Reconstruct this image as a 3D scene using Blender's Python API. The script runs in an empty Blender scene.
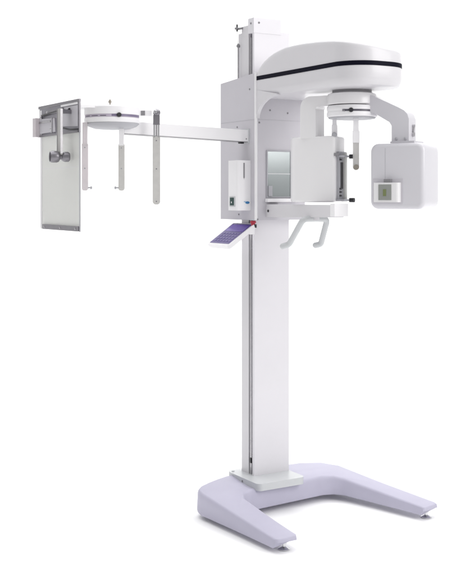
import bpy, bmesh, math, random
from mathutils import Vector, Matrix, Euler
from mathutils.geometry import tessellate_polygon

random.seed(4)
SC = bpy.context.scene
COL = SC.collection
R = math.radians

# ------------------------------------------------------------------ camera
cam_d = bpy.data.cameras.new("camera")
cam = bpy.data.objects.new("camera", cam_d)
COL.objects.link(cam)
cam_d.sensor_fit = 'HORIZONTAL'
cam_d.sensor_width = 36.0
cam_d.lens = 1052.0 / 474.0 * 36.0
cam_d.shift_y = -91.5 / 474.0
cam_d.clip_end = 200.0
YAW = R(-31.0)                      # camera right axis in the plan of the machine
RV = Vector((math.cos(YAW), math.sin(YAW), 0))
FV = Vector((-math.sin(YAW), math.cos(YAW), 0))
cam.location = -(0.136 * RV + 5.10 * FV) + Vector((0, 0, 1.48))
cam.rotation_euler = (R(90), 0, YAW)
SC.camera = cam

# ------------------------------------------------------------------ light
world = bpy.data.worlds.new("World")
SC.world = world
world.use_nodes = True
bg = world.node_tree.nodes["Background"]
bg.inputs[0].default_value = (1.0, 1.0, 1.0, 1)
bg.inputs[1].default_value = 0.54


def area(name, loc, target, size, power, color=(1, 1, 1)):
    d = bpy.data.lights.new(name, 'AREA')
    d.shape = 'RECTANGLE'
    d.size, d.size_y = size
    d.energy = power
    d.color = color
    o = bpy.data.objects.new(name, d)
    COL.objects.link(o)
    o.location = loc
    v = Vector(target) - Vector(loc)
    o.rotation_euler = v.to_track_quat('-Z', 'Y').to_euler()
    return o


key_dir = 0.80 * RV - 0.60 * FV
area("key_softbox", 4.2 * key_dir + Vector((0, 0, 3.0)), (0.1, -0.3, 1.2), (2.2, 2.6), 76, (1.0, 0.985, 0.97))
area("overhead_softbox", (0.5, 1.0, 7.5), (0.5, 1.2, 0), (11, 11), 490)
area("backdrop_softbox", 2.0 * FV + Vector((0, 0, 6.5)), 7.0 * FV + Vector((0, 0, 1.6)), (9, 2.5), 300)

SC.view_settings.view_transform = 'Standard'
SC.view_settings.look = 'None'
SC.view_settings.exposure = 0.0
SC.view_settings.gamma = 1.0


# ------------------------------------------------------------------ materials
def mat(name, col, rough=0.4, metal=0.0, spec=0.5, coat=0.0, bump=0.0, bscale=300.0, vary=0.0, vscale=3.0,
        trans=0.0, emit=None, alpha=1.0):
    m = bpy.data.materials.new(name)
    m.use_nodes = True
    nt = m.node_tree
    b = nt.nodes["Principled BSDF"]
    b.inputs["Base Color"].default_value = (*col, 1)
    b.inputs["Roughness"].default_value = rough
    b.inputs["Metallic"].default_value = metal
    b.inputs["Specular IOR Level"].default_value = spec
    b.inputs["Coat Weight"].default_value = coat
    b.inputs["Coat Roughness"].default_value = 0.12
    b.inputs["Transmission Weight"].default_value = trans
    b.inputs["Alpha"].default_value = alpha
    if emit:
        b.inputs["Emission Color"].default_value = (*emit, 1)
        b.inputs["Emission Strength"].default_value = 1.0
    tc = nt.nodes.new("ShaderNodeTexCoord")
    if vary:
        n = nt.nodes.new("ShaderNodeTexNoise")
        n.inputs["Scale"].default_value = vscale
        n.inputs["Detail"].default_value = 5
        n.inputs["Roughness"].default_value = 0.62
        nt.links.new(tc.outputs["Object"], n.inputs["Vector"])
        mr = nt.nodes.new("ShaderNodeMapRange")
        mr.inputs[1].default_value = 0.3
        mr.inputs[2].default_value = 0.7
        mr.inputs[3].default_value = 1 - vary
        mr.inputs[4].default_value = 1 + vary
        nt.links.new(n.outputs["Fac"], mr.inputs[0])
        vm = nt.nodes.new("ShaderNodeVectorMath")
        vm.operation = 'SCALE'
        vm.inputs[0].default_value = col
        nt.links.new(mr.outputs[0], vm.inputs["Scale"])
        nt.links.new(vm.outputs[0], b.inputs["Base Color"])
        n2 = nt.nodes.new("ShaderNodeTexNoise")
        n2.inputs["Scale"].default_value = 14
        n2.inputs["Detail"].default_value = 6
        nt.links.new(tc.outputs["Object"], n2.inputs["Vector"])
        mr2 = nt.nodes.new("ShaderNodeMapRange")
        mr2.inputs[3].default_value = max(rough - 0.07, 0.02)
        mr2.inputs[4].default_value = rough + 0.09
        nt.links.new(n2.outputs["Fac"], mr2.inputs[0])
        nt.links.new(mr2.outputs[0], b.inputs["Roughness"])
    if bump:
        n3 = nt.nodes.new("ShaderNodeTexNoise")
        n3.inputs["Scale"].default_value = bscale
        n3.inputs["Detail"].default_value = 2
        nt.links.new(tc.outputs["Object"], n3.inputs["Vector"])
        bp = nt.nodes.new("ShaderNodeBump")
        bp.inputs["Strength"].default_value = bump
        bp.inputs["Distance"].default_value = 0.001
        nt.links.new(n3.outputs["Fac"], bp.inputs["Height"])
        nt.links.new(bp.outputs[0], b.inputs["Normal"])
    return m


M = {
    'paint': mat('white_powder_coat', (0.655, 0.643, 0.670), 0.36, coat=0.25, bump=0.12, vary=0.02),
    'panel': mat('light_grey_lilac_powder_coat', (0.55, 0.535, 0.575), 0.45, bump=0.14, vary=0.025),
    'column': mat('pale_column_enamel', (0.72, 0.705, 0.74), 0.34, coat=0.25, bump=0.1, vary=0.03, vscale=2.2),
    'head': mat('lilac_white_plastic', (0.62, 0.61, 0.65), 0.3, coat=0.35, vary=0.015, bump=0.05),
    'white': mat('gloss_white_plastic', (0.79, 0.78, 0.795), 0.26, coat=0.3, bump=0.05),
    'ring': mat('matt_white_plastic', (0.85, 0.84, 0.86), 0.4, vary=0.012),
    'base': mat('lilac_grey_base_shell', (0.47, 0.455, 0.565), 0.5, bump=0.2, bscale=420, vary=0.03, vscale=5),
    'plate': mat('cool_white_enamel', (0.55, 0.565, 0.58), 0.35, coat=0.2, vary=0.02),
    'stripe': mat('black_navy_trim', (0.004, 0.004, 0.012), 0.5, spec=0.08, vary=0.1),
    'dark': mat('black_plastic', (0.02, 0.02, 0.024), 0.4, vary=0.1),
    'grey': mat('grey_plastic', (0.24, 0.235, 0.25), 0.4, vary=0.05),
    'rail': mat('anodised_rail', (0.30, 0.29, 0.33), 0.35, metal=0.6, vary=0.05),
    'steel': mat('brushed_steel', (0.52, 0.51, 0.53), 0.25, metal=1.0, vary=0.06, vscale=30),
    'chrome': mat('chrome', (0.62, 0.62, 0.64), 0.1, metal=1.0),
    'frame': mat('dark_bracket_metal', (0.26, 0.25, 0.275), 0.3, metal=0.7, vary=0.08, vscale=20),
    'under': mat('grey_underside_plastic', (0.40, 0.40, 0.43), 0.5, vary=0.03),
    'slot': mat('lilac_slot', (0.19, 0.16, 0.25), 0.35, vary=0.1),
    'frost': mat('frosted_acrylic', (0.85, 0.855, 0.83), 0.35, trans=0.3, vary=0.02),
    'rod': mat('grey_frosted_rod', (0.62, 0.61, 0.595), 0.3, trans=0.35, vary=0.05, vscale=40),
    'pink_rod': mat('pale_lilac_rod', (0.72, 0.67, 0.70), 0.35, trans=0.25, vary=0.03, vscale=30),
    'mirror': mat('grey_window_glass', (0.34, 0.37, 0.375), 0.16, metal=0.6),
    'purple': mat('purple_keypad_film', (0.07, 0.043, 0.22), 0.28, vary=0.05, vscale=20),
    'violet': mat('violet_display', (0.105, 0.05, 0.36), 0.2, vary=0.04, vscale=20),
    'key': mat('pale_violet_key', (0.115, 0.085, 0.27), 0.4),
    'slot_light': mat('pale_lilac_slot', (0.46, 0.41, 0.50), 0.35),
    'dark_slot': mat('dark_grey_scale', (0.10, 0.095, 0.12), 0.35),
    'red': mat('red_plastic', (0.45, 0.03, 0.06), 0.3),
    'blue': mat('blue_emblem', (0.04, 0.19, 0.42), 0.35),
    'pale_blue': mat('pale_blue_emblem', (0.35, 0.5, 0.66), 0.35),
    'green': mat('dark_green_rocker', (0.01, 0.05, 0.045), 0.3),
    'lcd': mat('grey_green_display', (0.27, 0.28, 0.265), 0.25),
    'lcd_spot': mat('olive_display_spot', (0.17, 0.20, 0.08), 0.3),
    'bronze': mat('dull_bronze_pad', (0.30, 0.27, 0.23), 0.45),
    'floor': mat('white_studio_paper', (0.95, 0.95, 0.95), 0.75, spec=0.2),
}


# ------------------------------------------------------------------ helpers
def link(name, bm, m, parent=None, bevel=0.0, seg=3, ang=38, bang=30):
    if bevel:
        es = [e for e in bm.edges if len(e.link_faces) == 2 and e.calc_face_angle(0) > R(bang)]
        bmesh.ops.bevel(bm, geom=es, offset=bevel, segments=seg, profile=0.5, affect='EDGES', clamp_overlap=True)
    bmesh.ops.recalc_face_normals(bm, faces=bm.faces)
    me = bpy.data.meshes.new(name)
    bm.to_mesh(me)
    bm.free()
    for p in me.polygons:
        p.use_smooth = True
    me.set_sharp_from_angle(angle=R(ang))
    me.materials.append(M[m] if isinstance(m, str) else m)
    o = bpy.data.objects.new(name, me)
    COL.objects.link(o)
    if parent:
        o.parent = parent
    if bevel:
        w = o.modifiers.new("weighted_normal", 'WEIGHTED_NORMAL')
        w.keep_sharp = True
    return o


def box(bm, a, b, T=None):
    """axis aligned box from corner a to corner b, optionally transformed"""
    vs = []
    for z in (a[2], b[2]):
        for x, y in ((a[0], a[1]), (b[0], a[1]), (b[0], b[1]), (a[0], b[1])):
            v = Vector((x, y, z))
            vs.append(bm.verts.new(T @ v if T else v))
    for f in ((3, 2, 1, 0), (4, 5, 6, 7), (0, 1, 5, 4), (1, 2, 6, 5), (2, 3, 7, 6), (3, 0, 4, 7)):
        bm.faces.new([vs[i] for i in f])


def prism(bm, pts, lo, hi, axis=2, T=None):
    """polygon pts extruded between lo and hi along axis"""
    def mk(p, t):
        c = [p[0], p[1]]
        c.insert(axis, t)
        v = Vector(c)
        return bm.verts.new(T @ v if T else v)
    A = [mk(p, lo) for p in pts]
    B = [mk(p, hi) for p in pts]
    n = len(pts)
    bm.faces.new(A)
    bm.faces.new(list(reversed(B)))
    for i in range(n):
        j = (i + 1) % n
        bm.faces.new([A[i], B[i], B[j], A[j]])


def cyl(bm, p0, p1, r0, r1=None, n=32, T=None):
    r1 = r0 if r1 is None else r1
    p0, p1 = Vector(p0), Vector(p1)
    if T:
        p0, p1 = T @ p0, T @ p1
    d = (p1 - p0)
    q = d.to_track_quat('Z', 'Y')
    rings = []
    for p, r in ((p0, r0), (p1, r1)):
        rings.append([bm.verts.new(p + q @ Vector((r * math.cos(2 * math.pi * k / n), r * math.sin(2 * math.pi * k / n), 0))) for k in range(n)])
    for k in range(n):
        j = (k + 1) % n
        bm.faces.new([rings[0][k], rings[0][j], rings[1][j], rings[1][k]])
    bm.faces.new(list(reversed(rings[0])))
    bm.faces.new(rings[1])


def lathe(bm, prof, origin=(0, 0, 0), axis=(0, 0, 1), n=48):
    """closed solid of revolution; prof = [(radius, height)...]"""
    q = Vector(axis).to_track_quat('Z', 'Y')
    o = Vector(origin)
    rings = []
    for r, h in prof:
        if r < 1e-6:
            rings.append([bm.verts.new(o + q @ Vector((0, 0, h)))])
        else:
            rings.append([bm.verts.new(o + q @ Vector((r * math.cos(2 * math.pi * k / n), r * math.sin(2 * math.pi * k / n), h))) for k in range(n)])
    for a, b in zip(rings, rings[1:]):
        for k in range(n):
            j = (k + 1) % n
            if len(a) == 1 and len(b) == 1:
                continue
            if len(a) == 1:
                bm.faces.new([a[0], b[j], b[k]])
            elif len(b) == 1:
                bm.faces.new([a[k], a[j], b[0]])
            else:
                bm.faces.new([a[k], a[j], b[j], b[k]])
    if len(rings[0]) > 1:
        bm.faces.new(list(reversed(rings[0])))
    if len(rings[-1]) > 1:
        bm.faces.new(rings[-1])


def smooth_path(pts, rad=0.02, n=6):
    """round the corners of a polyline"""
    pts = [Vector(p) for p in pts]
    out = [pts[0]]
    for a, b, c in zip(pts, pts[1:], pts[2:]):
        r = min(rad, (a - b).length * 0.45, (c - b).length * 0.45)
        s, e = b + (a - b).normalized() * r, b + (c - b).normalized() * r
        for k in range(n + 1):
            t = k / n
            out.append((1 - t) ** 2 * s + 2 * t * (1 - t) * b + t * t * e)
    out.append(pts[-1])
    return out


def tube(bm, pts, r, n=20, flat=1.0, round_end=True):
    pts = [Vector(p) for p in pts]
    dirs = []
    for i in range(len(pts)):
        a = pts[max(i - 1, 0)]
        b = pts[min(i + 1, len(pts) - 1)]
        dirs.append((b - a).normalized())
    ref = Vector((0, 0, 1)) if abs(dirs[0].z) < 0.9 else Vector((1, 0, 0))
    u = dirs[0].cross(ref).normalized()
    stations = []
    if round_end:
        for k in range(5):
            t = math.pi / 2 * (1 - k / 5)
            stations.append((pts[0] - dirs[0] * r * math.sin(t), dirs[0], r * max(math.cos(t), 0.05)))
    for p, d in zip(pts, dirs):
        stations.append((p, d, r))
    if round_end:
        for k in range(1, 6):
            t = math.pi / 2 * k / 5
            stations.append((pts[-1] + dirs[-1] * r * math.sin(t), dirs[-1], r * max(math.cos(t), 0.05)))
    rings = []
    for p, d, rr in stations:
        u = (u - d * u.dot(d)).normalized()
        v = d.cross(u)
        rings.append([bm.verts.new(p + u * rr * math.cos(2 * math.pi * k / n) + v * rr * flat * math.sin(2 * math.pi * k / n)) for k in range(n)])
    for a, b in zip(rings, rings[1:]):
        for k in range(n):
            j = (k + 1) % n
            bm.faces.new([a[k], a[j], b[j], b[k]])
    bm.faces.new(list(reversed(rings[0])))
    bm.faces.new(rings[-1])


def rrect(x0, y0, x1, y1, r, n=6):
    """rounded rectangle outline, r = radius or 4 radii (x0y0, x1y0, x1y1, x0y1)"""
    rs = r if isinstance(r, (tuple, list)) else (r,) * 4
    out = []
    for (cx, cy, a0, rr) in ((x0, y0, 180, rs[0]), (x1, y0, 270, rs[1]), (x1, y1, 0, rs[2]), (x0, y1, 90, rs[3])):
        ox = cx + rr * (1 if cx == x0 else -1)
        oy = cy + rr * (1 if cy == y0 else -1)
        for k in range(n + 1):
            a = R(a0 + 90 * k / n)
            out.append((ox + rr * math.cos(a), oy + rr * math.sin(a)))
    return out


def densify(pts, step):
    out = []
    for i, p in enumerate(pts):
        q = pts[(i + 1) % len(pts)]
        d = math.hypot(q[0] - p[0], q[1] - p[1])
        m = max(int(d / step), 1)
        out += [(p[0] + (q[0] - p[0]) * k / m, p[1] + (q[1] - p[1]) * k / m) for k in range(m)]
    return out


def slab(bm, x0, y0, x1, y1, r, lo, hi, bev, axis=2, T=None, n=7, seg=5, step=None):
    """rounded-rectangle block with its two end faces rounded over"""
    rs = r if isinstance(r, (tuple, list)) else (r,) * 4
    st = []
    for k in range(seg + 1):
        a = R(90 * k / seg)
        st.append((bev * (1 - math.sin(a)), lo + bev * (1 - math.cos(a))))
    for k in range(seg, -1, -1):
        a = R(90 * k / seg)
        st.append((bev * (1 - math.sin(a)), hi - bev * (1 - math.cos(a))))
    rings = []
    for ins, t in st:
        ring = []
        pts = rrect(x0 + ins, y0 + ins, x1 - ins, y1 - ins, [max(q - ins, 0.001) for q in rs], n)
        if step:
            if not rings:
                base_pts = densify([(p[0], p[1]) for p in rrect(x0, y0, x1, y1, rs, n)], step)
            mx, my = (x0 + x1) / 2, (y0 + y1) / 2
            pts = [(mx + (p[0] - mx) * (1 - 2 * ins / (x1 - x0)), my + (p[1] - my) * (1 - 2 * ins / (y1 - y0))) for p in base_pts]
        for p in pts:
            c = [p[0], p[1]]
            c.insert(axis, t)
            v = Vector(c)
            ring.append(bm.verts.new(T @ v if T else v))
        rings.append(ring)
    m = len(rings[0])
    for a, b in zip(rings, rings[1:]):
        for i in range(m):
            j = (i + 1) % m
            bm.faces.new([a[i], a[j], b[j], b[i]])
    bm.faces.new(list(reversed(rings[0])))
    bm.faces.new(rings[-1])


def new():
    return bmesh.new()


def B(name, a, b, m, parent, bevel=0.0, T=None, seg=3):
    bm = new()
    box(bm, a, b, T)
    return link(name, bm, m, parent, bevel, seg)


def C(name, p0, p1, r, m, parent, bevel=0.0, T=None, r1=None, n=32):
    bm = new()
    cyl(bm, p0, p1, r, r1, n, T)
    return link(name, bm, m, parent, bevel, 2)


def screw(parent, p, d, r=0.004, m='grey'):
    """flat head screw at p pointing along d"""
    p, d = Vector(p), Vector(d).normalized()
    bm = new()
    lathe(bm, [(r * 0.35, -0.002), (r, -0.001), (r, 0.001), (r * 0.7, 0.0022), (r * 0.3, 0.0022), (r * 0.25, 0.0008), (0, 0.0008)], p, d, 20)
    return link('screw', bm, m, parent)


# ------------------------------------------------------------------ setting
def make_backdrop():
    """seamless white paper: floor sweeping up into a wall, an even sheet"""
    bm = new()
    w, n = 14.0, 24
    prof = [(-9.0, 0.0), (5.0, 0.0)]
    for k in range(1, n + 1):
        a = R(90 * k / n)
        prof.append((5.0 + 2.5 * math.sin(a), 2.5 - 2.5 * math.cos(a)))
    prof.append((7.5, 7.0))
    rows = []
    for t, z in prof:
        rows.append([bm.verts.new(FV * t + RV * s + Vector((0, 0, z))) for s in (-w, w)])
    for a, b in zip(rows, rows[1:]):
        bm.faces.new([a[0], a[1], b[1], b[0]])
    o = link('studio_floor_backdrop', bm, 'floor')
    o['kind'] = 'structure'
    o['label'] = 'seamless plain white studio floor and backdrop behind the machine'
    o['category'] = 'backdrop'
    return o


make_backdrop()

root = bpy.data.objects.new('dental_xray_machine', None)
COL.objects.link(root)
root['label'] = 'tall white dental x-ray machine on a lilac grey U-shaped base'
root['category'] = 'x-ray machine'

# ------------------------------------------------------------------ base
def make_base():
    # outline of the shell: (x, y, z_top, z_bottom)
    out = [(-0.406, -0.060, 0.126, 0.022), (-0.396, -0.036, 0.129, 0.026), (-0.372, -0.014, 0.132, 0.03), (-0.325, 0.008, 0.135, 0.03), (-0.265, 0.030, 0.138, 0.03), (-0.200, 0.050, 0.14, 0.03), (0.0, 0.092, 0.14, 0.03), (0.266, 0.092, 0.135, 0.03),
           (0.37, 0.05, 0.132, 0.03), (0.425, -0.035, 0.128, 0.03), (0.488, -0.32, 0.095, 0.030), (0.552, -0.600, 0.066, 0.044),
           (0.545, -0.622, 0.064, 0.044), (0.462, -0.638, 0.062, 0.044), (0.448, -0.634, 0.062, 0.044), (0.4435, -0.622, 0.064, 0.024),
           (0.380, -0.385, 0.088, 0.026), (0.322, -0.205, 0.112, 0.03), (0.29, -0.165, 0.120, 0.03), (0.235, -0.150, 0.124, 0.03),
           (-0.185, -0.185, 0.124, 0.03), (-0.235, -0.2, 0.122, 0.03), (-0.262, -0.245, 0.118, 0.03),
           (-0.262, -0.44, 0.092, 0.032), (-0.258, -0.650, 0.066, 0.044), (-0.268, -0.667, 0.064, 0.044),
           (-0.352, -0.668, 0.062, 0.044), (-0.366, -0.660, 0.062, 0.044), (-0.3745, -0.644, 0.063, 0.020), (-0.392, -0.36, 0.092, 0.020), (-0.412, -0.095, 0.122, 0.020)]
    n = len(out)
    cx = [None] * n
    # inward offset direction for the sloping shoulder
    def inward(i, d):
        a, b, c = Vector(out[i - 1][:2]), Vector(out[i][:2]), Vector(out[(i + 1) % n][:2])
        t = ((b - a).normalized() + (c - b).normalized()).normalized()
        nrm = Vector((-t.y, t.x))
        return b - nrm * (-d) if False else b + Vector((t.y, -t.x)) * d
    # orientation test: signed area
    area2 = sum(out[i][0] * out[(i + 1) % n][1] - out[(i + 1) % n][0] * out[i][1] for i in range(n))
    sgn = -1 if area2 > 0 else 1
    bm = new()
    lv = []
    for (off, f) in ((0.004, 0.0), (0.0, 0.06), (0.003, 0.80), (0.006, 0.90), (0.010, 0.965), (0.016, 1.0)):
        ring = []
        for i in range(n):
            p = inward(i, off * sgn)
            zt, zb = out[i][2], out[i][3]
            ring.append(bm.verts.new((p.x, p.y, zb + (zt - zb) * f)))
        lv.append(ring)
    for a, b in zip(lv, lv[1:]):
        for i in range(n):
            j = (i + 1) % n
            bm.faces.new([a[i], a[j], b[j], b[i]])
    for ring in (lv[-1], lv[0]):
        for tri in tessellate_polygon([[Vector((v.co.x, v.co.y, 0)) for v in ring]]):
            bm.faces.new([ring[i] for i in tri])
    base = link('base', bm, 'base', root, ang=50)
    for x, y in ((-0.306, -0.628), (0.497, -0.600)):
        # levelling foot: stem and flared pad
        bm = new()
        lathe(bm, [(0.018, 0.0), (0.025, 0.002), (0.025, 0.005), (0.013, 0.011), (0.007, 0.014), (0.0065, 0.024), (0.011, 0.025), (0.011, 0.032), (0.0065, 0.033), (0.0065, 0.052)], (x, y, 0), (0, 0, 1), 28)
        link('levelling_foot', bm, 'chrome', base)
    for x, y in ((-0.345, -0.06), (0.36, -0.03)):
        bm = new()
        lathe(bm, [(0.022, 0.0), (0.026, 0.002), (0.026, 0.006), (0.009, 0.012), (0.009, 0.04)], (x, y, 0), (0, 0, 1), 24)
        link('levelling_foot', bm, 'chrome', base)
    return base


base = make_base()

bm = new()
prism(bm, rrect(-0.165, -0.200, 0.100, 0.085, 0.026), 0.118, 0.151)
plate = link('mounting_plate', bm, 'plate', root, 0.007)
for p in ((-0.145, 0.06), (0.08, 0.065)):
    bm = new()
    lathe(bm, [(0.006, 0), (0.007, 0.001), (0.007, 0.004), (0.004, 0.006), (0, 0.006)], (p[0], p[1], 0.150), (0, 0, 1), 18)
    link('bolt', bm, 'plate', plate)
screw(plate, (-0.1655, -0.06, 0.135), (-1, 0, 0), 0.005)

# ------------------------------------------------------------------ column
CT = 2.268
bm = new()
prism(bm, rrect(-0.103, -0.062, 0.100, -0.046, 0.004, 3), 0.150, CT)
column = link('column', bm, 'column', root, 0.0015, ang=30)
B('inner_profile', (-0.088, -0.046, 0.150), (0.088, 0.040, CT - 0.005), 'rail', column, 0.001)
B('rear_profile', (-0.101, -0.012, 0.150), (0.098, 0.052, CT - 0.02), 'paint', column, 0.002)
B('rail_post', (-0.1008, -0.0115, CT - 0.0198), (0.03, 0.0518, 2.298), 'paint', column, 0.002)
B('guide_rail', (-0.096, -0.030, 0.152), (-0.088, -0.018, CT - 0.03), 'steel', column, 0.001)
B('stop_block', (-0.101, -0.034, 0.205), (-0.090, -0.020, 0.228), 'dark', column, 0.001)
bm = new()
prism(bm, [(-0.104, -0.012), (-0.104, -0.064), (0.050, -0.064), (0.050, -0.012)], CT - 0.012, 2.328)
cap = link('top_cap', bm, 'column', root, 0.003)
screw(cap, (-0.075, -0.0645, 2.305), (0, -1, 0), 0.005)
screw(cap, (-0.1045, -0.038, 2.303), (-1, 0, 0), 0.005)
B('rear_cover', (-0.09, 0.052, 1.9), (0.098, 0.10, CT + 0.002), 'paint', root, 0.003)
rod = C('lift_rod', (-0.108, 0.072, 2.0), (-0.108, 0.072, 2.20), 0.004, 'steel', root, n=16)
bm = new()
lathe(bm, [(0.005, 0), (0.009, 0.002), (0.009, 0.012), (0.006, 0.016), (0.003, 0.02), (0, 0.02)], (-0.108, 0.072, 2.2), (0, 0, 1), 20)
link('rod_end', bm, 'grey', rod)
bm = new()
box(bm, (-0.112, 0.04, 2.286), (-0.1012, 0.080, 2.294))
br = link('cable_bracket', bm, 'grey', root, 0.001)
C('pin', (-0.125, 0.072, 2.292), (-0.098, 0.072, 2.292), 0.006, 'grey', br, 0.001)
C('pin', (-0.115, 0.072, 2.278), (-0.115, 0.072, 2.312), 0.004, 'dark', br, 0.001)
bm = new()
tube(bm, [(-0.115, 0.070, 2.29), (-0.113, 0.071, 2.26), (-0.111, 0.072, 2.21)], 0.0015, 8)
link('cable', bm, 'frost', br)

# ------------------------------------------------------------------ carriage housing
bm = new()
box(bm, (-0.130, -0.122, 1.366), (0.150, 0.205, 2.058))
for v in bm.verts:
    if v.co.z > 2 and v.co.y > 0:
        v.co.z = 2.035
housing = link('carriage_housing', bm, 'panel', root, 0.011, 5)
# thin seams between the upper and lower covers
B('cover_seam', (-0.1306, -0.117, 1.8387), (-0.124, 0.200, 1.8397), 'under', housing)
B('cover_seam', (-0.118, -0.1226, 1.8387), (0.145, -0.118, 1.8397), 'under', housing)
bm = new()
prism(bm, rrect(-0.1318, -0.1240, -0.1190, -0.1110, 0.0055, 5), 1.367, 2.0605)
link('corner_highlight', bm, 'ring', housing, 0.001, ang=60)  # white strip added as the bright highlight along the housing corner
for p in ((-0.0685, 1.985), (0.045, 1.812), (0.03, 1.392)):
    screw(housing, (-0.1302, p[0], p[1]), (-1, 0, 0), 0.0045)
for p in ((-0.110, 1.845), (-0.050, 1.905), (0.05, 1.895), (-0.12, 1.39)):
    screw(housing, (p[0], -0.1222, p[1] - 0.02), (0, -1, 0), 0.0045)
# window with its frame
wx0, wx1, wz0, wz1 = -0.066, 0.062, 1.478, 1.690
bm = new()
box(bm, (wx0, -0.126, wz0), (wx1, -0.1215, wz1))
win = link('window', bm, 'mirror', root)
for a, b in (((wx0 - 0.006, -0.1285, wz0 - 0.006), (wx0 - 0.0003, -0.119, wz1 + 0.006)),
             ((wx1 + 0.0003, -0.1285, wz0 - 0.006), (wx1 + 0.006, -0.119, wz1 + 0.006)),
             ((wx0, -0.1280, wz1 + 0.0003), (wx1, -0.1195, wz1 + 0.005)),
             ((wx0, -0.1280, wz0 - 0.005), (wx1, -0.1195, wz0 - 0.0003))):
    B('frame', a, b, 'under', win, 0.001)
B('divider', (wx0, -0.1266, 1.584), (wx1, -0.1262, 1.586), 'ring', win)
B('catch', (wx0 + 0.001, -0.1345, wz0 + 0.001), (wx0 + 0.022, -0.1265, wz0 + 0.050), 'under', win, 0.003)
B('shelf', (wx0 - 0.012, -0.150, 1.452), (0.10, -0.1235, 1.468), 'ring', root, 0.003)

# ------------------------------------------------------------------ canopy
def top_z(y):
    pts = [(-0.120, 2.060), (-0.130, 2.073), (-0.160, 2.096), (-0.205, 2.118), (-0.27, 2.138), (-0.35, 2.150), (-0.45, 2.153),
           (-0.6, 2.146), (-0.72, 2.136), (-0.80, 2.122), (-0.87, 2.108)]
    if y >= pts[0][0]:
        return pts[0][1]
    for (a, za), (b, zb) in zip(pts, pts[1:]):
        if b <= y <= a:
            t = (a - y) / (a - b)
            return za + (zb - za) * t
    return pts[-1][1]


def canopy_plan(off=0.0):
    """half outlines, pairs (x_left, x_right, y) from the back to the front"""
    xl, xr, yb, yf = -0.125 + off, 0.202 - off, -0.118, -0.865 + off
    rad = 0.135 - off
    res = []
    for y in [yb, -0.124, -0.132, -0.145, -0.165, -0.19, -0.22, -0.26, -0.31, -0.36, -0.42, -0.48, -0.54, -0.60, -0.66]:
        if y > yf + rad + 0.01:
            res.append((xl, xr, y))
    for k in range(0, 15):
        a = R(90 * k / 14)
        res.append((xl + rad * (1 - math.cos(a)), xr - rad * (1 - math.cos(a)), yf + rad - rad * math.sin(a)))
    return res


def make_canopy():
    bm = new()
    levels = [(0.030, 'b', 1.940), (0.016, 'b', 1.9415), (0.011, 'b', 1.945), (0.002, 'b', 1.968), (0.0, 'b', 1.975), (0.0, 'b', 2.024), (0.0, 'b', 2.043),
              (0.0008, 't', -0.022), (0.002, 't', -0.009), (0.0055, 't', -0.003), (0.014, 't', 0.0), (0.024, 't', 0.002)]
    rings = []
    for off, mode, z in levels:
        plan = canopy_plan(off)
        def zz(y):
            if mode == 'b':
                return z
            return max(top_z(y) + z, 2.0435 + off * 0.1 + (0.03 + z) * 0.05)
        fall = lambda x: 0.032 * max((x + 0.125) / 0.327, 0) ** 1.6 if mode == 't' else 0.0       # the lid falls slightly towards its far side at the front
        left = [bm.verts.new((p[0], p[2], zz(p[2]) - fall(p[0]) if mode == 't' else z)) for p in plan]
        right = [bm.verts.new((p[1], p[2], zz(p[2]) - fall(p[1]) if mode == 't' else z)) for p in plan]
        rings.append((left, right))
    for (l0, r0), (l1, r1) in zip(rings, rings[1:]):
        for i in range(len(l0) - 1):
            bm.faces.new([l0[i], l0[i + 1], l1[i + 1], l1[i]])
            bm.faces.new([r0[i + 1], r0[i], r1[i], r1[i + 1]])
        bm.faces.new([l0[-1], r0[-1], r1[-1], l1[-1]])
        bm.faces.new([r0[0], l0[0], l1[0], r1[0]])
    for (l, r) in (rings[0], rings[-1]):
        for i in range(len(l) - 1):
            bm.faces.new([l[i], r[i], r[i + 1], l[i + 1]])
    return link('canopy', bm, 'paint', root, ang=45)


canopy = make_canopy()
# dark trim band running round the canopy
bm = new()
o1 = canopy_plan(-0.0015)
o2 = canopy_plan(0.004)
def band_loop(plan):
    return [(p[0], p[2]) for p in plan] + [(p[1], p[2]) for p in reversed(plan)]
lo, li = band_loop(o1), band_loop(o2)
V = {}
for key, loop in (('o', lo), ('i', li)):
    for z in (2.022, 2.041):
        V[key, z] = [bm.verts.new((x, y, z)) for x, y in loop]
for i in range(len(lo) - 1):
    bm.faces.new([V['o', 2.022][i], V['o', 2.022][i + 1], V['o', 2.041][i + 1], V['o', 2.041][i]])
    bm.faces.new([V['o', 2.041][i], V['o', 2.041][i + 1], V['i', 2.041][i + 1], V['i', 2.041][i]])
    bm.faces.new([V['o', 2.022][i + 1], V['o', 2.022][i], V['i', 2.022][i], V['i', 2.022][i + 1]])
link('trim_stripe', bm, 'stripe', canopy, ang=60)
# curved gusset under the root of the canopy, flush with its side
bm = new()
pts = [(-0.121, 1.978), (-0.30, 1.945), (-0.30, 1.9415)]
for k in range(12, -1, -1):
    a = R(90 * k / 12)
    pts.append((-0.30 + 0.176 * math.cos(a), 1.845 + 0.0958 * math.sin(a)))
pts.append((-0.121, 1.845))
prism(bm, pts, -0.1262, -0.108, axis=0)
link('gusset', bm, 'paint', canopy)
# latch mark on the housing below the canopy
CXY = Vector((0.057, -0.6175))
bm = new()
lathe(bm, [(0.080, 1.925), (0.086, 1.928), (0.086, 1.9405)], (CXY.x, CXY.y, 0), (0, 0, 1), 48)
link('turntable', bm, 'grey', canopy)

# ------------------------------------------------------------------ rotating unit
PHI = YAW - R(30)
TC = Matrix.Translation((CXY.x, CXY.y, 0)) @ Matrix.Rotation(PHI, 4, 'Z')
# local axes: s outward to the tube head, t away from camera

bm = new()
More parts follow.
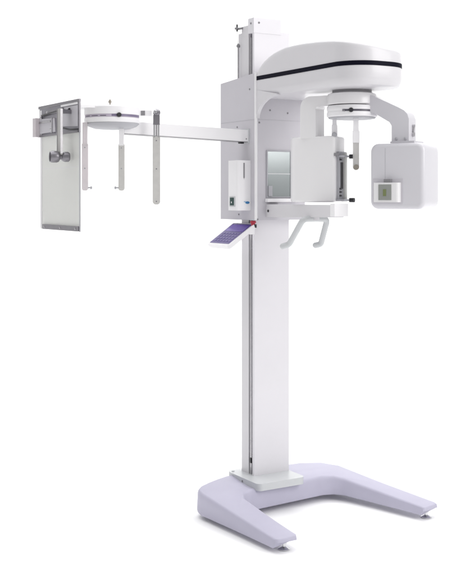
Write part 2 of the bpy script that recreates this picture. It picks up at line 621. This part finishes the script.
# detector side: beam and downward leg as one bent profile
prof = [(-0.02, 1.921), (-0.180, 1.921)]
for k in range(1, 8):
    a = R(90 * k / 7)
    prof.append((-0.180 - 0.050 * math.sin(a), 1.871 + 0.050 * math.cos(a)))
prof += [(-0.230, 1.735), (-0.155, 1.735), (-0.155, 1.862)]
for k in range(1, 5):
    a = R(90 * k / 4)
    prof.append((-0.155 + 0.012 * (1 - math.cos(a)), 1.862 + 0.012 * math.sin(a)))
prof += [(-0.02, 1.876)]
prism(bm, prof, -0.045, 0.045, axis=1, T=TC)
arm = link('rotating_arm', bm, 'white', root, 0.011, 4, bang=40)
bm = new()
lathe(bm, [(0.104, 1.8765), (0.109, 1.881), (0.109, 1.912), (0.105, 1.924), (0.09, 1.9300)], (CXY.x, CXY.y, 0), (0, 0, 1), 64)
link('arm_hub', bm, 'white', arm)
bm = new()
prof = [(0.085, 1.915), (0.110, 1.912), (0.225, 1.858), (0.255, 1.842), (0.270, 1.826), (0.277, 1.805), (0.277, 1.705),
        (0.200, 1.705), (0.200, 1.778), (0.190, 1.794), (0.125, 1.832), (0.085, 1.846)]
prism(bm, prof, -0.040, 0.045, axis=1, T=TC)
rarm = link('tube_arm', bm, 'head', root, 0.009, 3, bang=40)
# lip, bolts and a little latch on the tube arm
B('collar', (0.198, -0.050, 1.701), (0.305, 0.062, 1.712), 'head', rarm, 0.003, TC)
for s in (0.222, 0.262):
    bm = new()
    p = TC @ Vector((s, -0.041, 1.722))
    d = (TC.to_3x3() @ Vector((0, -1, 0)))
    lathe(bm, [(0.006, -0.002), (0.006, 0.002), (0.004, 0.004), (0, 0.004)], p, d, 20)
    link('bolt', bm, 'under', rarm)
bm = new()
cyl(bm, (0.277, 0.004, 1.742), (0.285, 0.004, 1.742), 0.010, T=TC)
cyl(bm, (0.280, 0.004, 1.742), (0.284, 0.004, 1.775), 0.004, T=TC)
cyl(bm, (0.277, 0.004, 1.778), (0.287, 0.004, 1.778), 0.006, T=TC)
link('latch', bm, 'steel', rarm)

# detector box
bm = new()
slab(bm, -0.314, -0.052, -0.060, 0.062, (0.060, 0.014, 0.012, 0.028), 1.452, 1.744, 0.012, 2, TC, 9, step=0.012)
for v in bm.verts:                       # the shell bows away towards its outer end
    q = TC.inverted() @ v.co
    if q.x < -0.10 and q.y < 0.06:
        q.y += 0.050 * ((-0.10 - q.x) / 0.214) ** 2 * min((0.062 - q.y) / 0.114, 1)
        v.co = TC @ q
det = link('detector_housing', bm, 'white', root, ang=60)
B('sensor_plate', (-0.0605, -0.030, 1.462), (-0.048, 0.050, 1.675), 'under', det, 0.002, TC)
B('sensor_slot', (-0.0485, -0.014, 1.512), (-0.0455, 0.008, 1.628), 'dark', det, 0.001, TC)
B('sensor_rail', (-0.056, 0.014, 1.456), (-0.036, 0.030, 1.670), 'frost', det, 0.002, TC)
for z in (1.478, 1.494, 1.508, 1.636, 1.650):
    B('clip', (-0.049, -0.026, z), (-0.043, -0.010, z + 0.007), 'dark', det, 0.001, TC)
for z in (1.462, 1.654):
    B('bracket', (-0.060, -0.038, z - 0.004), (-0.020, 0.034, z + 0.004), 'under', det, 0.002, TC)
    bm = new()
    cyl(bm, (-0.022, 0.025, z), (0.000, 0.025, z), 0.010, T=TC, n=24)
    link('knob', bm, 'dark', det, 0.002)
B('hinge', (-0.062, -0.0515, 1.655), (-0.044, -0.040, 1.668), 'grey', det, 0.001, TC)

# tube head
bm = new()
slab(bm, 0.120, 1.424, 0.363, 1.702, 0.034, -0.088, 0.098, 0.019, 1, TC, 8, 6)
# round the big corners as seen from the front
tube_head = link('tube_head', bm, 'head', root, ang=60)
# shallow seam where the two shells meet
bm = new()
for (s0, s1) in ((0.190, 0.1912),):
    box(bm, (s0, -0.0886, 1.455), (s1, -0.086, 1.682), TC)
link('shell_seam', bm, 'under', tube_head)
bm = new()
box(bm, (0.3610, 0.030, 1.470), (0.3624, 0.0312, 1.666), TC)
link('shell_seam', bm, 'under', tube_head)
B('collimator_shade', (0.136, -0.0905, 1.448), (0.268, -0.086, 1.552), 'panel', tube_head, 0.002, TC)  # raised greyer plate stands for the soft shadow round the collimator panel
bm = new()
prism(bm, rrect(0.148, -0.116, 0.262, -0.086, (0.006, 0.014, 0.004, 0.004), 4), 1.454, 1.536, T=TC)
coll = link('collimator_panel', bm, 'white', tube_head, 0.005)
B('display', (0.172, -0.1185, 1.463), (0.229, -0.1155, 1.528), 'lcd', tube_head, 0.001, TC)
B('display_light', (0.193, -0.1195, 1.480), (0.207, -0.1180, 1.508), 'lcd_spot', tube_head, 0.001, TC)
B('hinge_block', (0.192, -0.108, 1.5365), (0.222, -0.088, 1.551), 'grey', tube_head, 0.002, TC)

# ------------------------------------------------------------------ head support disc and temple rods
def slotted_disc(name, cx, cy, z0, z1, r, parent, slot_a0, slot_a1, slot_z, slot_m='slot', hh=0.005, dish=False):
    h = z1 - z0
    bm = new()
    lathe(bm, [(r * 0.86, z0), (r * 0.97, z0 + h * 0.03), (r, z0 + h * 0.10), (r, slot_z - hh - 0.001), (r * 0.985, slot_z - hh),
               (r * 0.985, slot_z + hh), (r, slot_z + hh + 0.001), (r, z1 - 0.006), (r * 0.96, z1)], (cx, cy, 0), (0, 0, 1), 72)
    d = link(name, bm, 'ring', parent)
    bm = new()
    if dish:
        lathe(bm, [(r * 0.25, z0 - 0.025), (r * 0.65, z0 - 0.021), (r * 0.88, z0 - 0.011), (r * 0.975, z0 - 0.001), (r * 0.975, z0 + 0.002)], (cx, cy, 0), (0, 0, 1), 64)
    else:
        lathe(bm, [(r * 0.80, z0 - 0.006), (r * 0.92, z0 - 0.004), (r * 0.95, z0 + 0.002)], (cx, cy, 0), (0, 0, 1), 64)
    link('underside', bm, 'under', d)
    # recessed scale slot on part of the rim
    rim_arc(cx, cy, r, slot_a0, slot_a1, slot_z, hh * 0.96, 0.996, slot_m, d, 'scale_slot')
    return d


def rim_arc(cx, cy, r, a0_, a1_, slot_z, hz_, rf, m, parent, name):
    bm = new()
    n = 30
    rows = []
    for k in range(n + 1):
        a = a0_ + (a1_ - a0_) * k / n
        c, s = math.cos(a), math.sin(a)
        rows.append([bm.verts.new((cx + rr * c, cy + rr * s, zz)) for rr, zz in ((r * 0.98, slot_z - hz_), (r * rf, slot_z - hz_), (r * rf, slot_z + hz_), (r * 0.98, slot_z + hz_))])
    for a, b in zip(rows, rows[1:]):
        for k in range(4):
            j = (k + 1) % 4
            bm.faces.new([a[k], a[j], b[j], b[k]])
    bm.faces.new(rows[0])
    bm.faces.new(list(reversed(rows[-1])))
    return link(name, bm, m, parent)



def ang_to_cam(cx, cy, extra=0.0):
    v = cam.location - Vector((cx, cy, 0))
    return math.atan2(v.y, v.x) + R(extra)


a0 = ang_to_cam(CXY.x, CXY.y)
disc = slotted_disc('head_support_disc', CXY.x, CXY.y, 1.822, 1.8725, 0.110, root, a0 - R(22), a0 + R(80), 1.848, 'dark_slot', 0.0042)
def dial(cx, cy, r, ang, z, parent, rad=0.010):
    d = Vector((math.cos(ang), math.sin(ang), 0))
    p = Vector((cx, cy, z)) + d * r
    bm = new()
    lathe(bm, [(rad * 1.0, -0.004), (rad, 0.006), (rad * 0.8, 0.010), (0, 0.010)], p, d, 24)
    return link('dial', bm, 'dark', parent)
dial(CXY.x, CXY.y, 0.109, a0 - R(2), 1.848, disc)
for dx, dz0 in ((-0.25, 1.0),):
    d = Vector((math.cos(a0 - R(18)), math.sin(a0 - R(18)), 0))
    p = Vector((CXY.x, CXY.y, 1.846)) + d * 0.108
    C('pin', p, p + d * 0.010, 0.004, 'grey', disc)

def temple_rod(x, y, ztop, zmid, zend, w, m_up, m_low, knob=True, parent=root, name='temple_rod'):
    T = Matrix.Translation((x, y, 0)) @ Matrix.Rotation(YAW, 4, 'Z')
    bm = new()
    box(bm, (-w * 0.42, -w * 0.35, zmid + 0.03), (w * 0.42, w * 0.35, ztop), T)
    o = link(name, bm, m_up, parent, 0.002)
    bm = new()
    box(bm, (-w * 0.55, -w * 0.45, zmid - 0.02), (w * 0.55, w * 0.45, zmid + 0.032), T)
    link('sleeve', bm, m_up, o, 0.003)
    bm = new()
    prism(bm, rrect(-w * 0.5, zend - w * 0.1, w * 0.5, zmid - 0.0195, (w * 0.48, w * 0.48, 0.001, 0.001), 6), -w * 0.30, w * 0.30, axis=1, T=T)
    link('blade', bm, m_low, o, 0.0015)
    if knob:
        bm = new()
        cyl(bm, (0, -w * 0.42, zend + w * 0.35), (0, w * 0.42, zend + w * 0.35), w * 0.46, T=T, n=28)
        link('pad', bm, 'bronze', o, 0.002)
    return o


def at(px, f, z=None):
    """plan point that projects to photo column px at camera distance f"""
    p = cam.location + RV * ((px - 237) / 1052 * f) + FV * f
    return p.x, p.y


x, y = at(356, 4.55)
temple_rod(x, y, 1.824, 1.730, 1.595, 0.026, 'ring', 'rod')
x, y = at(334.5, 4.62)
temple_rod(x, y, 1.824, 1.76, 1.60, 0.022, 'ring', 'rod', knob=False)
bm = new()
lathe(bm, [(0.008, -0.012), (0.011, -0.008), (0.011, 0.006), (0.007, 0.010), (0, 0.010)], (x - 0.01, y - 0.012, 1.748), (-0.5, -0.8, 0), 20)
link('rod_knob', bm, 'under', root)

# ------------------------------------------------------------------ support arm with patient handles
bm = new()
box(bm, (-0.071, -0.640, 1.388), (-0.005, -0.118, 1.441))
for v in bm.verts:
    if v.co.y > -0.3 and v.co.z < 1.4:
        v.co.z = 1.380
sup = link('support_arm', bm, 'paint', root, 0.005, 3)
B('end_cap', (-0.074, -0.668, 1.392), (-0.002, -0.636, 1.448), 'ring', sup, 0.004)
bm = new()
tube(bm, [(-0.0735, -0.14, 1.41), (-0.0715, -0.14, 1.41)], 0.006, 16, round_end=False)
link('plug', bm, 'dark', sup)
hz = 1.379
HY = -0.475
path = smooth_path([(-0.02, HY, hz), (-0.104, HY, hz - 0.001), (-0.110, HY + 0.102, 1.262), (-0.132, HY + 0.120, 1.254)], 0.024)
bm = new()
tube(bm, path, 0.0135, 20)
link('handle', bm, 'plate', sup)
path = smooth_path([(-0.05, HY, hz), (0.028, HY, hz - 0.001), (0.032, HY + 0.056, 1.262), (0.014, HY + 0.072, 1.257)], 0.024)
bm = new()
tube(bm, path, 0.0135, 20)
link('handle', bm, 'plate', sup)
C('handle_socket', (-0.04, HY, 1.391), (-0.04, HY, 1.372), 0.020, 'paint', sup, 0.003)

# ------------------------------------------------------------------ control box on the housing side
bm = new()
prism(bm, rrect(-0.222, -0.073, -0.1455, 0.012, (0.010, 0.003, 0.003, 0.006), 4), 1.412, 1.648)
cbox = link('control_box', bm, 'ring', root, 0.006, 3, bang=50)
B('light_slot', (-0.188, -0.0745, 1.565), (-0.181, -0.0725, 1.636), 'grey', cbox, 0.0008)
B('light_slot', (-0.1855, -0.0752, 1.560), (-0.1835, -0.0728, 1.566), 'under', cbox)
bm = new()
lathe(bm, [(0.0115, -0.001), (0.0115, 0.0012), (0, 0.0016)], (0, 0, 0), (0, -1, 0), 32)
for v in bm.verts:
    v.co = Vector((v.co.x - 0.166, v.co.y - 0.0733, v.co.z * 0.52 + 1.449))
emb = link('emblem', bm, 'blue', cbox)
bm = new()
lathe(bm, [(0.006, -0.001), (0.006, 0.0012), (0, 0.0015)], (0, 0, 0), (0, -1, 0), 24)
for v in bm.verts:
    v.co = Vector((v.co.x - 0.180, v.co.y - 0.0735, v.co.z * 0.45 + 1.453))
link('emblem_swoosh', bm, 'pale_blue', cbox)
B('switch_frame', (-0.2245, -0.056, 1.430), (-0.221, -0.006, 1.478), 'plate', cbox, 0.002)
B('power_switch', (-0.228, -0.046, 1.436), (-0.2235, -0.016, 1.472), 'green', cbox, 0.002)
B('switch_mark', (-0.2288, -0.034, 1.446), (-0.2278, -0.028, 1.454), 'ring', cbox)

cbox.location = (0.018, -0.004, 0)
# ------------------------------------------------------------------ keypad console
L = 0.148
tilt = math.atan2(0.078, 0.115)
ex = Vector((-math.cos(tilt), 0, -math.sin(tilt)))      # down the slope
ey = Vector((0, 1, 0))
ez = ex.cross(ey)
if ez.z < 0:
    ez = -ez
KT = Matrix(((ex.x, ey.x, ez.x, -0.124), (ex.y, ey.y, ez.y, 0.0), (ex.z, ey.z, ez.z, 1.343), (0, 0, 0, 1)))
bm = new()
prism(bm, rrect(-0.012, -0.092, 0.168, 0.110, 0.014, 4), -0.020, 0.0, T=KT)
con = link('control_console', bm, 'ring', root, 0.004, 3, bang=50)
bm = new()
prism(bm, rrect(-0.004, -0.080, 0.154, 0.099, 0.003, 3), -0.001, 0.0012, T=KT)
link('keypad_film', bm, 'purple', con)
bm = new()
prism(bm, rrect(0.006, -0.072, 0.058, 0.090, 0.002, 3), 0.0012, 0.0020, T=KT)
link('display', bm, 'violet', con)
for i in range(4):
    for j in range(6):
        x0 = 0.070 + i * 0.0195
        y0 = -0.069 + j * 0.0265
        bm = new()
        prism(bm, rrect(x0, y0, x0 + 0.0125, y0 + 0.020, 0.002, 2), 0.0012, 0.0022, T=KT)
        link('button', bm, 'key', con)
B('console_neck', (-0.128, -0.070, 1.298), (-0.103, 0.03, 1.330), 'ring', root, 0.004)
bm = new()
lathe(bm, [(0.010, 1.340), (0.010, 1.352), (0.014, 1.353), (0.014, 1.359), (0.011, 1.363), (0, 1.364)], (-0.118, -0.080, 0), (0, 0, 1), 24)
link('emergency_button', bm, 'red', root)
bm = new()
lathe(bm, [(0.012, 1.330), (0.012, 1.346)], (-0.112, -0.080, 0), (0, 0, 1), 20)
link('cable_gland', bm, 'dark', root)

# ------------------------------------------------------------------ cephalometric arm
bm = new()
rt = [(-0.030, 1.737), (-0.060, 1.737), (-0.060, 1.792), (-0.030, 1.792)]
xr, xl = -0.1295, -0.775
for x, dz in ((xr, 0.0), (xl, 0.020)):
    for y, z in ((-0.062, 1.737), (-0.062, 1.792), (0.0, 1.792), (0.0, 1.737)):
        bm.verts.new((x, y, z + dz))
bm.verts.ensure_lookup_table()
v = bm.verts
bm.faces.new([v[0], v[1], v[2], v[3]])
bm.faces.new([v[7], v[6], v[5], v[4]])
for i in range(4):
    j = (i + 1) % 4
    bm.faces.new([v[i], v[i + 4], v[j + 4], v[j]])
carm = link('side_arm', bm, 'ring', root, 0.003)
B('arm_flange', (-0.134, -0.068, 1.731), (-0.1292, 0.006, 1.798), 'plate', carm, 0.001)
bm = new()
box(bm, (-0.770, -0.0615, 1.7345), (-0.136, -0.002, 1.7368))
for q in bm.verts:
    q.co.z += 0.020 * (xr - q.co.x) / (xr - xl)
link('underside_shade', bm, 'grey', carm)  # grey strip paints the shade on the underside of the arm
screw(carm, (-0.145, -0.0625, 1.75), (0, -1, 0), 0.003)
B('latch_lever', (-0.170, -0.05, 1.728), (-0.150, -0.03, 1.738), 'dark', carm, 0.001)

CX, CY = -0.830, -0.050
a1 = ang_to_cam(CX, CY)
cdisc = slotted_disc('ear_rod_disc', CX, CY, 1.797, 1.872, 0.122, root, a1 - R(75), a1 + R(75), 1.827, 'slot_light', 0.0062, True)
rim_arc(CX, CY, 0.122, a1 - R(1), a1 + R(75), 1.828, 0.0045, 0.999, 'slot', cdisc, 'scale_band')
for d0, d1 in ((-46, -30), (-25, -12), (-68, -52)):
    rim_arc(CX, CY, 0.122, a1 + R(d0), a1 + R(d1), 1.826, 0.0016, 0.999, 'dark_slot', cdisc, 'scale_mark')
dial(CX, CY, 0.121, a1 + R(14), 1.829, cdisc, 0.010)
bm = new()
lathe(bm, [(0.003, 1.870), (0.003, 1.888), (0.007, 1.890), (0.007, 1.897), (0.002, 1.905), (0, 1.905)], (CX - 0.01, CY, 0), (0, 0, 1), 20)
link('top_screw', bm, 'bronze', cdisc)
# carrier plate joining disc and cassette frame
B('carrier_plate', (-1.07, -0.11, 1.860), (-0.835, 0.02, 1.8705), 'ring', root, 0.003)

def ear_rod(px, f, side):
    x, y = at(px, f)
    T = Matrix.Translation((x, y, 0)) @ Matrix.Rotation(YAW, 4, 'Z')
    bm = new()
    box(bm, (-0.0105, -0.008, 1.70), (0.0105, 0.008, 1.799), T)
    o = link('ear_rod', bm, 'pink_rod' if side > 0 else 'ring', root, 0.002)
    bm = new()
    prism(bm, rrect(-0.0135, 1.503, 0.0135, 1.706, (0.011, 0.011, 0.002, 0.002), 5), -0.0055, 0.0055, axis=1, T=T)
    link('blade', bm, 'pink_rod' if side > 0 else 'rod', o, 0.0015)
    bm = new()
    cyl(bm, (side * 0.010, 0, 1.516), (side * 0.026, 0, 1.516), 0.003, 0.003, 16, T)
    cyl(bm, (side * 0.024, 0, 1.516), (side * 0.031, 0, 1.516), 0.0075, 0.005, 20, T)
    link('ear_plug', bm, 'under', o)
    for z in (1.69, 1.60):
        bm = new()
        cyl(bm, (0, -0.0065, z), (0, -0.0045, z), 0.003, T=T, n=14)
        link('pin', bm, 'under', o)
    return o


ear_rod(85, 4.56, 1)
ear_rod(121.5, 4.60, -1)

# nasal support
NX, NY = at(156.5, 4.655)
NT = Matrix.Translation((NX, NY, 0)) @ Matrix.Rotation(YAW, 4, 'Z')
bm = new()
p0 = at(140, 4.68); p1 = at(151, 4.665)
box(bm, (-0.072, -0.010, 1.834), (-0.022, 0.012, 1.859), NT)
ns = link('nose_support', bm, 'ring', root, 0.003)
B('clamp', (-0.068, -0.0115, 1.836), (-0.050, 0.010, 1.8565), 'grey', ns, 0.001, NT)
bm = new()
lathe(bm, [(0.006, -0.016), (0.0145, -0.010), (0.0165, 0.0), (0.0145, 0.010), (0.008, 0.016), (0, 0.0165)], NT @ Vector((0.001, 0.0, 1.849)), -FV, 32)
link('ball_joint', bm, 'frame', ns)
bm = new()
lathe(bm, [(0.007, 0), (0.009, 0.006), (0.006, 0.012), (0, 0.013)], NT @ Vector((-0.004, -0.012, 1.851)), -FV, 24)
link('joint_cap', bm, 'chrome', ns)
for s in (-1, 1):
    B('prong', (s * 0.0095 - 0.0035, -0.006, 1.740), (s * 0.0095 + 0.0035, 0.006, 1.845), 'chrome' , ns, 0.001, NT)
B('prong_web', (-0.0035, -0.004, 1.742), (0.0035, 0.003, 1.842), 'steel', ns, 0.001, NT)
B('joint_fork', (-0.0145, -0.0072, 1.795), (0.0145, 0.0072, 1.838), 'frame', ns, 0.002, NT)
bm = new()
prism(bm, rrect(-0.0165, 1.442, 0.0165, 1.744, (0.014, 0.014, 0.001, 0.001), 6), -0.006, 0.006, axis=1, T=NT)
bl = link('blade', bm, 'rod', ns, 0.0015)
for z in (1.456, 1.725, 1.60):
    bm = new()
    cyl(bm, (0, -0.0068, z), (0, -0.005, z), 0.0028, T=NT, n=14)
    link('pin', bm, 'frame', ns)

# ------------------------------------------------------------------ cassette holder
PX = -1.075
PY0, PY1 = -0.287, 0.168
bm = new()
box(bm, (PX - 0.005, PY0 + 0.004, 1.335), (PX + 0.001, PY1 - 0.004, 1.862))
sheet = link('cassette_panel', bm, 'frost', root, 0.002)
B('panel_crease', (PX - 0.0054, PY0 + 0.006, 1.599), (PX - 0.0048, PY1 - 0.006, 1.601), 'ring', sheet)
B('edge_strip', (PX - 0.0075, PY1 - 0.022, 1.340), (PX - 0.0045, PY1 - 0.004, 1.86), 'ring', sheet, 0.001)
B('edge_strip', (PX - 0.0062, PY0, 1.333), (PX - 0.002, PY0 + 0.0038, 1.866), 'under', sheet, 0.001)
bot = B('bottom_clamp', (PX - 0.013, PY0 + 0.006, 1.335), (PX - 0.0052, PY1 - 0.045, 1.356), 'frame', sheet, 0.002)
for y in (PY0 + 0.03, PY0 + 0.20, PY1 - 0.07):
    screw(sheet, (PX - 0.0135, y, 1.346), (-1, 0, 0), 0.005, 'steel')
# metal head frame
fr = B('cassette_frame', (PX - 0.010, PY0 - 0.004, 1.866), (PX - 0.002, PY1 + 0.012, 1.878), 'frame', root, 0.002)
B('frame_post', (PX - 0.0105, PY0 - 0.006, 1.740), (PX - 0.004, PY0 + 0.002, 1.8655), 'frame', fr, 0.002)
B('frame_sill', (PX - 0.012, PY0 + 0.004, 1.741), (PX - 0.0058, PY1 + 0.010, 1.749), 'frame', fr, 0.001)
B('back_plate', (PX - 0.0066, PY0 + 0.003, 1.7495), (PX - 0.0056, PY1 + 0.006, 1.8655), 'rail', fr)
# bright steel cheek on the left, pale lilac cheek on the right, dark clamps between
bm = new()
prism(bm, [(PY1, 1.756), (PY1, 1.822), (-0.020, 1.815), (-0.030, 1.756)], PX - 0.012, PX - 0.0068, axis=0)
link('cheek_plate', bm, 'panel', fr, 0.001)
B('cheek_rib', (PX - 0.016, 0.00, 1.752), (PX - 0.0122, 0.010, 1.818), 'steel', fr, 0.001)
B('cheek_rib', (PX - 0.016, 0.02, 1.800), (PX - 0.0122, PY1 - 0.01, 1.808), 'steel', fr, 0.001)
bm = new()
prism(bm, [(-0.105, 1.775), (-0.098, 1.832), (-0.125, 1.853), (PY0 + 0.012, 1.853), (PY0 + 0.012, 1.766)], PX - 0.0095, PX - 0.0068, axis=0)
link('cheek_plate', bm, 'panel', fr, 0.001)
B('top_lip', (PX - 0.0105, PY0 + 0.012, 1.857), (PX - 0.0068, -0.09, 1.8655), 'ring', fr, 0.001)
B('clamp_plate', (PX - 0.015, -0.115, 1.835), (PX - 0.0068, 0.09, 1.852), 'frame', fr, 0.002)
bm = new()
tube(bm, smooth_path([(PX - 0.010, -0.105, 1.768), (PX - 0.010, -0.18, 1.757), (PX - 0.010, PY0 + 0.008, 1.754)], 0.02), 0.003, 10)
link('spring_bar', bm, 'dark', fr)
B('corner_block', (PX - 0.030, PY1 - 0.008, 1.742), (PX + 0.006, PY1 + 0.030, 1.826), 'pink_rod', fr, 0.003)
bm = new()
tube(bm, smooth_path([(PX - 0.012, PY1 - 0.04, 1.835), (PX - 0.012, -0.12, 1.845), (PX - 0.012, -0.16, 1.83), (PX - 0.012, -0.19, 1.842)], 0.02), 0.005, 12)
link('clamp_bar', bm, 'dark', fr)
for y, z in ((PY1 - 0.03, 1.826), (-0.092, 1.792), (-0.085, 1.844), (0.06, 1.844), (0.02, 1.77)):
    bm = new()
    lathe(bm, [(0.006, -0.002), (0.007, 0.004), (0.004, 0.007), (0, 0.007)], (PX - 0.010, y, z), (-1, 0, 0), 18)
    link('bolt', bm, 'steel', fr)
# hanging rod with the double roller
hx, hy = PX - 0.055, None
# column px 60 on this plane
def y_on_x(px, x):
    k = (px - 237) / 1052
    # r = .136 + cos*x + sin*y ; f = 5.1 - sin*x + cos*y  (machine plan to camera plan)
    c, s = math.cos(YAW), math.sin(YAW)
    return (k * (5.1 - s * x) - 0.136 - c * x) / (s - k * c)


hy = y_on_x(60, hx)
hr = B('hanging_rod', (hx - 0.004, hy - 0.018, 1.650), (hx + 0.004, hy + 0.018, 1.842), 'rod', root, 0.002)
B('hanger_block', (hx + 0.0042, hy - 0.012, 1.822), (PX - 0.0068, hy + 0.012, 1.838), 'frame', hr, 0.002)
B('rod_edge', (hx - 0.006, hy - 0.021, 1.655), (hx + 0.004, hy - 0.0182, 1.840), 'steel', hr)
B('rod_edge', (hx - 0.006, hy + 0.0182, 1.655), (hx + 0.004, hy + 0.021, 1.840), 'steel', hr)
bm = new()
lathe(bm, [(0.018, -0.030), (0.019, -0.041), (0.022, -0.042), (0.024, -0.034), (0.0245, -0.014), (0.021, -0.006), (0.011, 0.000), (0.011, 0.004), (0.019, 0.012),
           (0.021, 0.020), (0.021, 0.034), (0.016, 0.040), (0.006, 0.042), (0, 0.042)], Vector((hx - 0.004, hy, 1.642)) + RV * 0.004, RV * 0.93 + FV * 0.36, 40)
link('double_roller', bm, 'frame', hr)
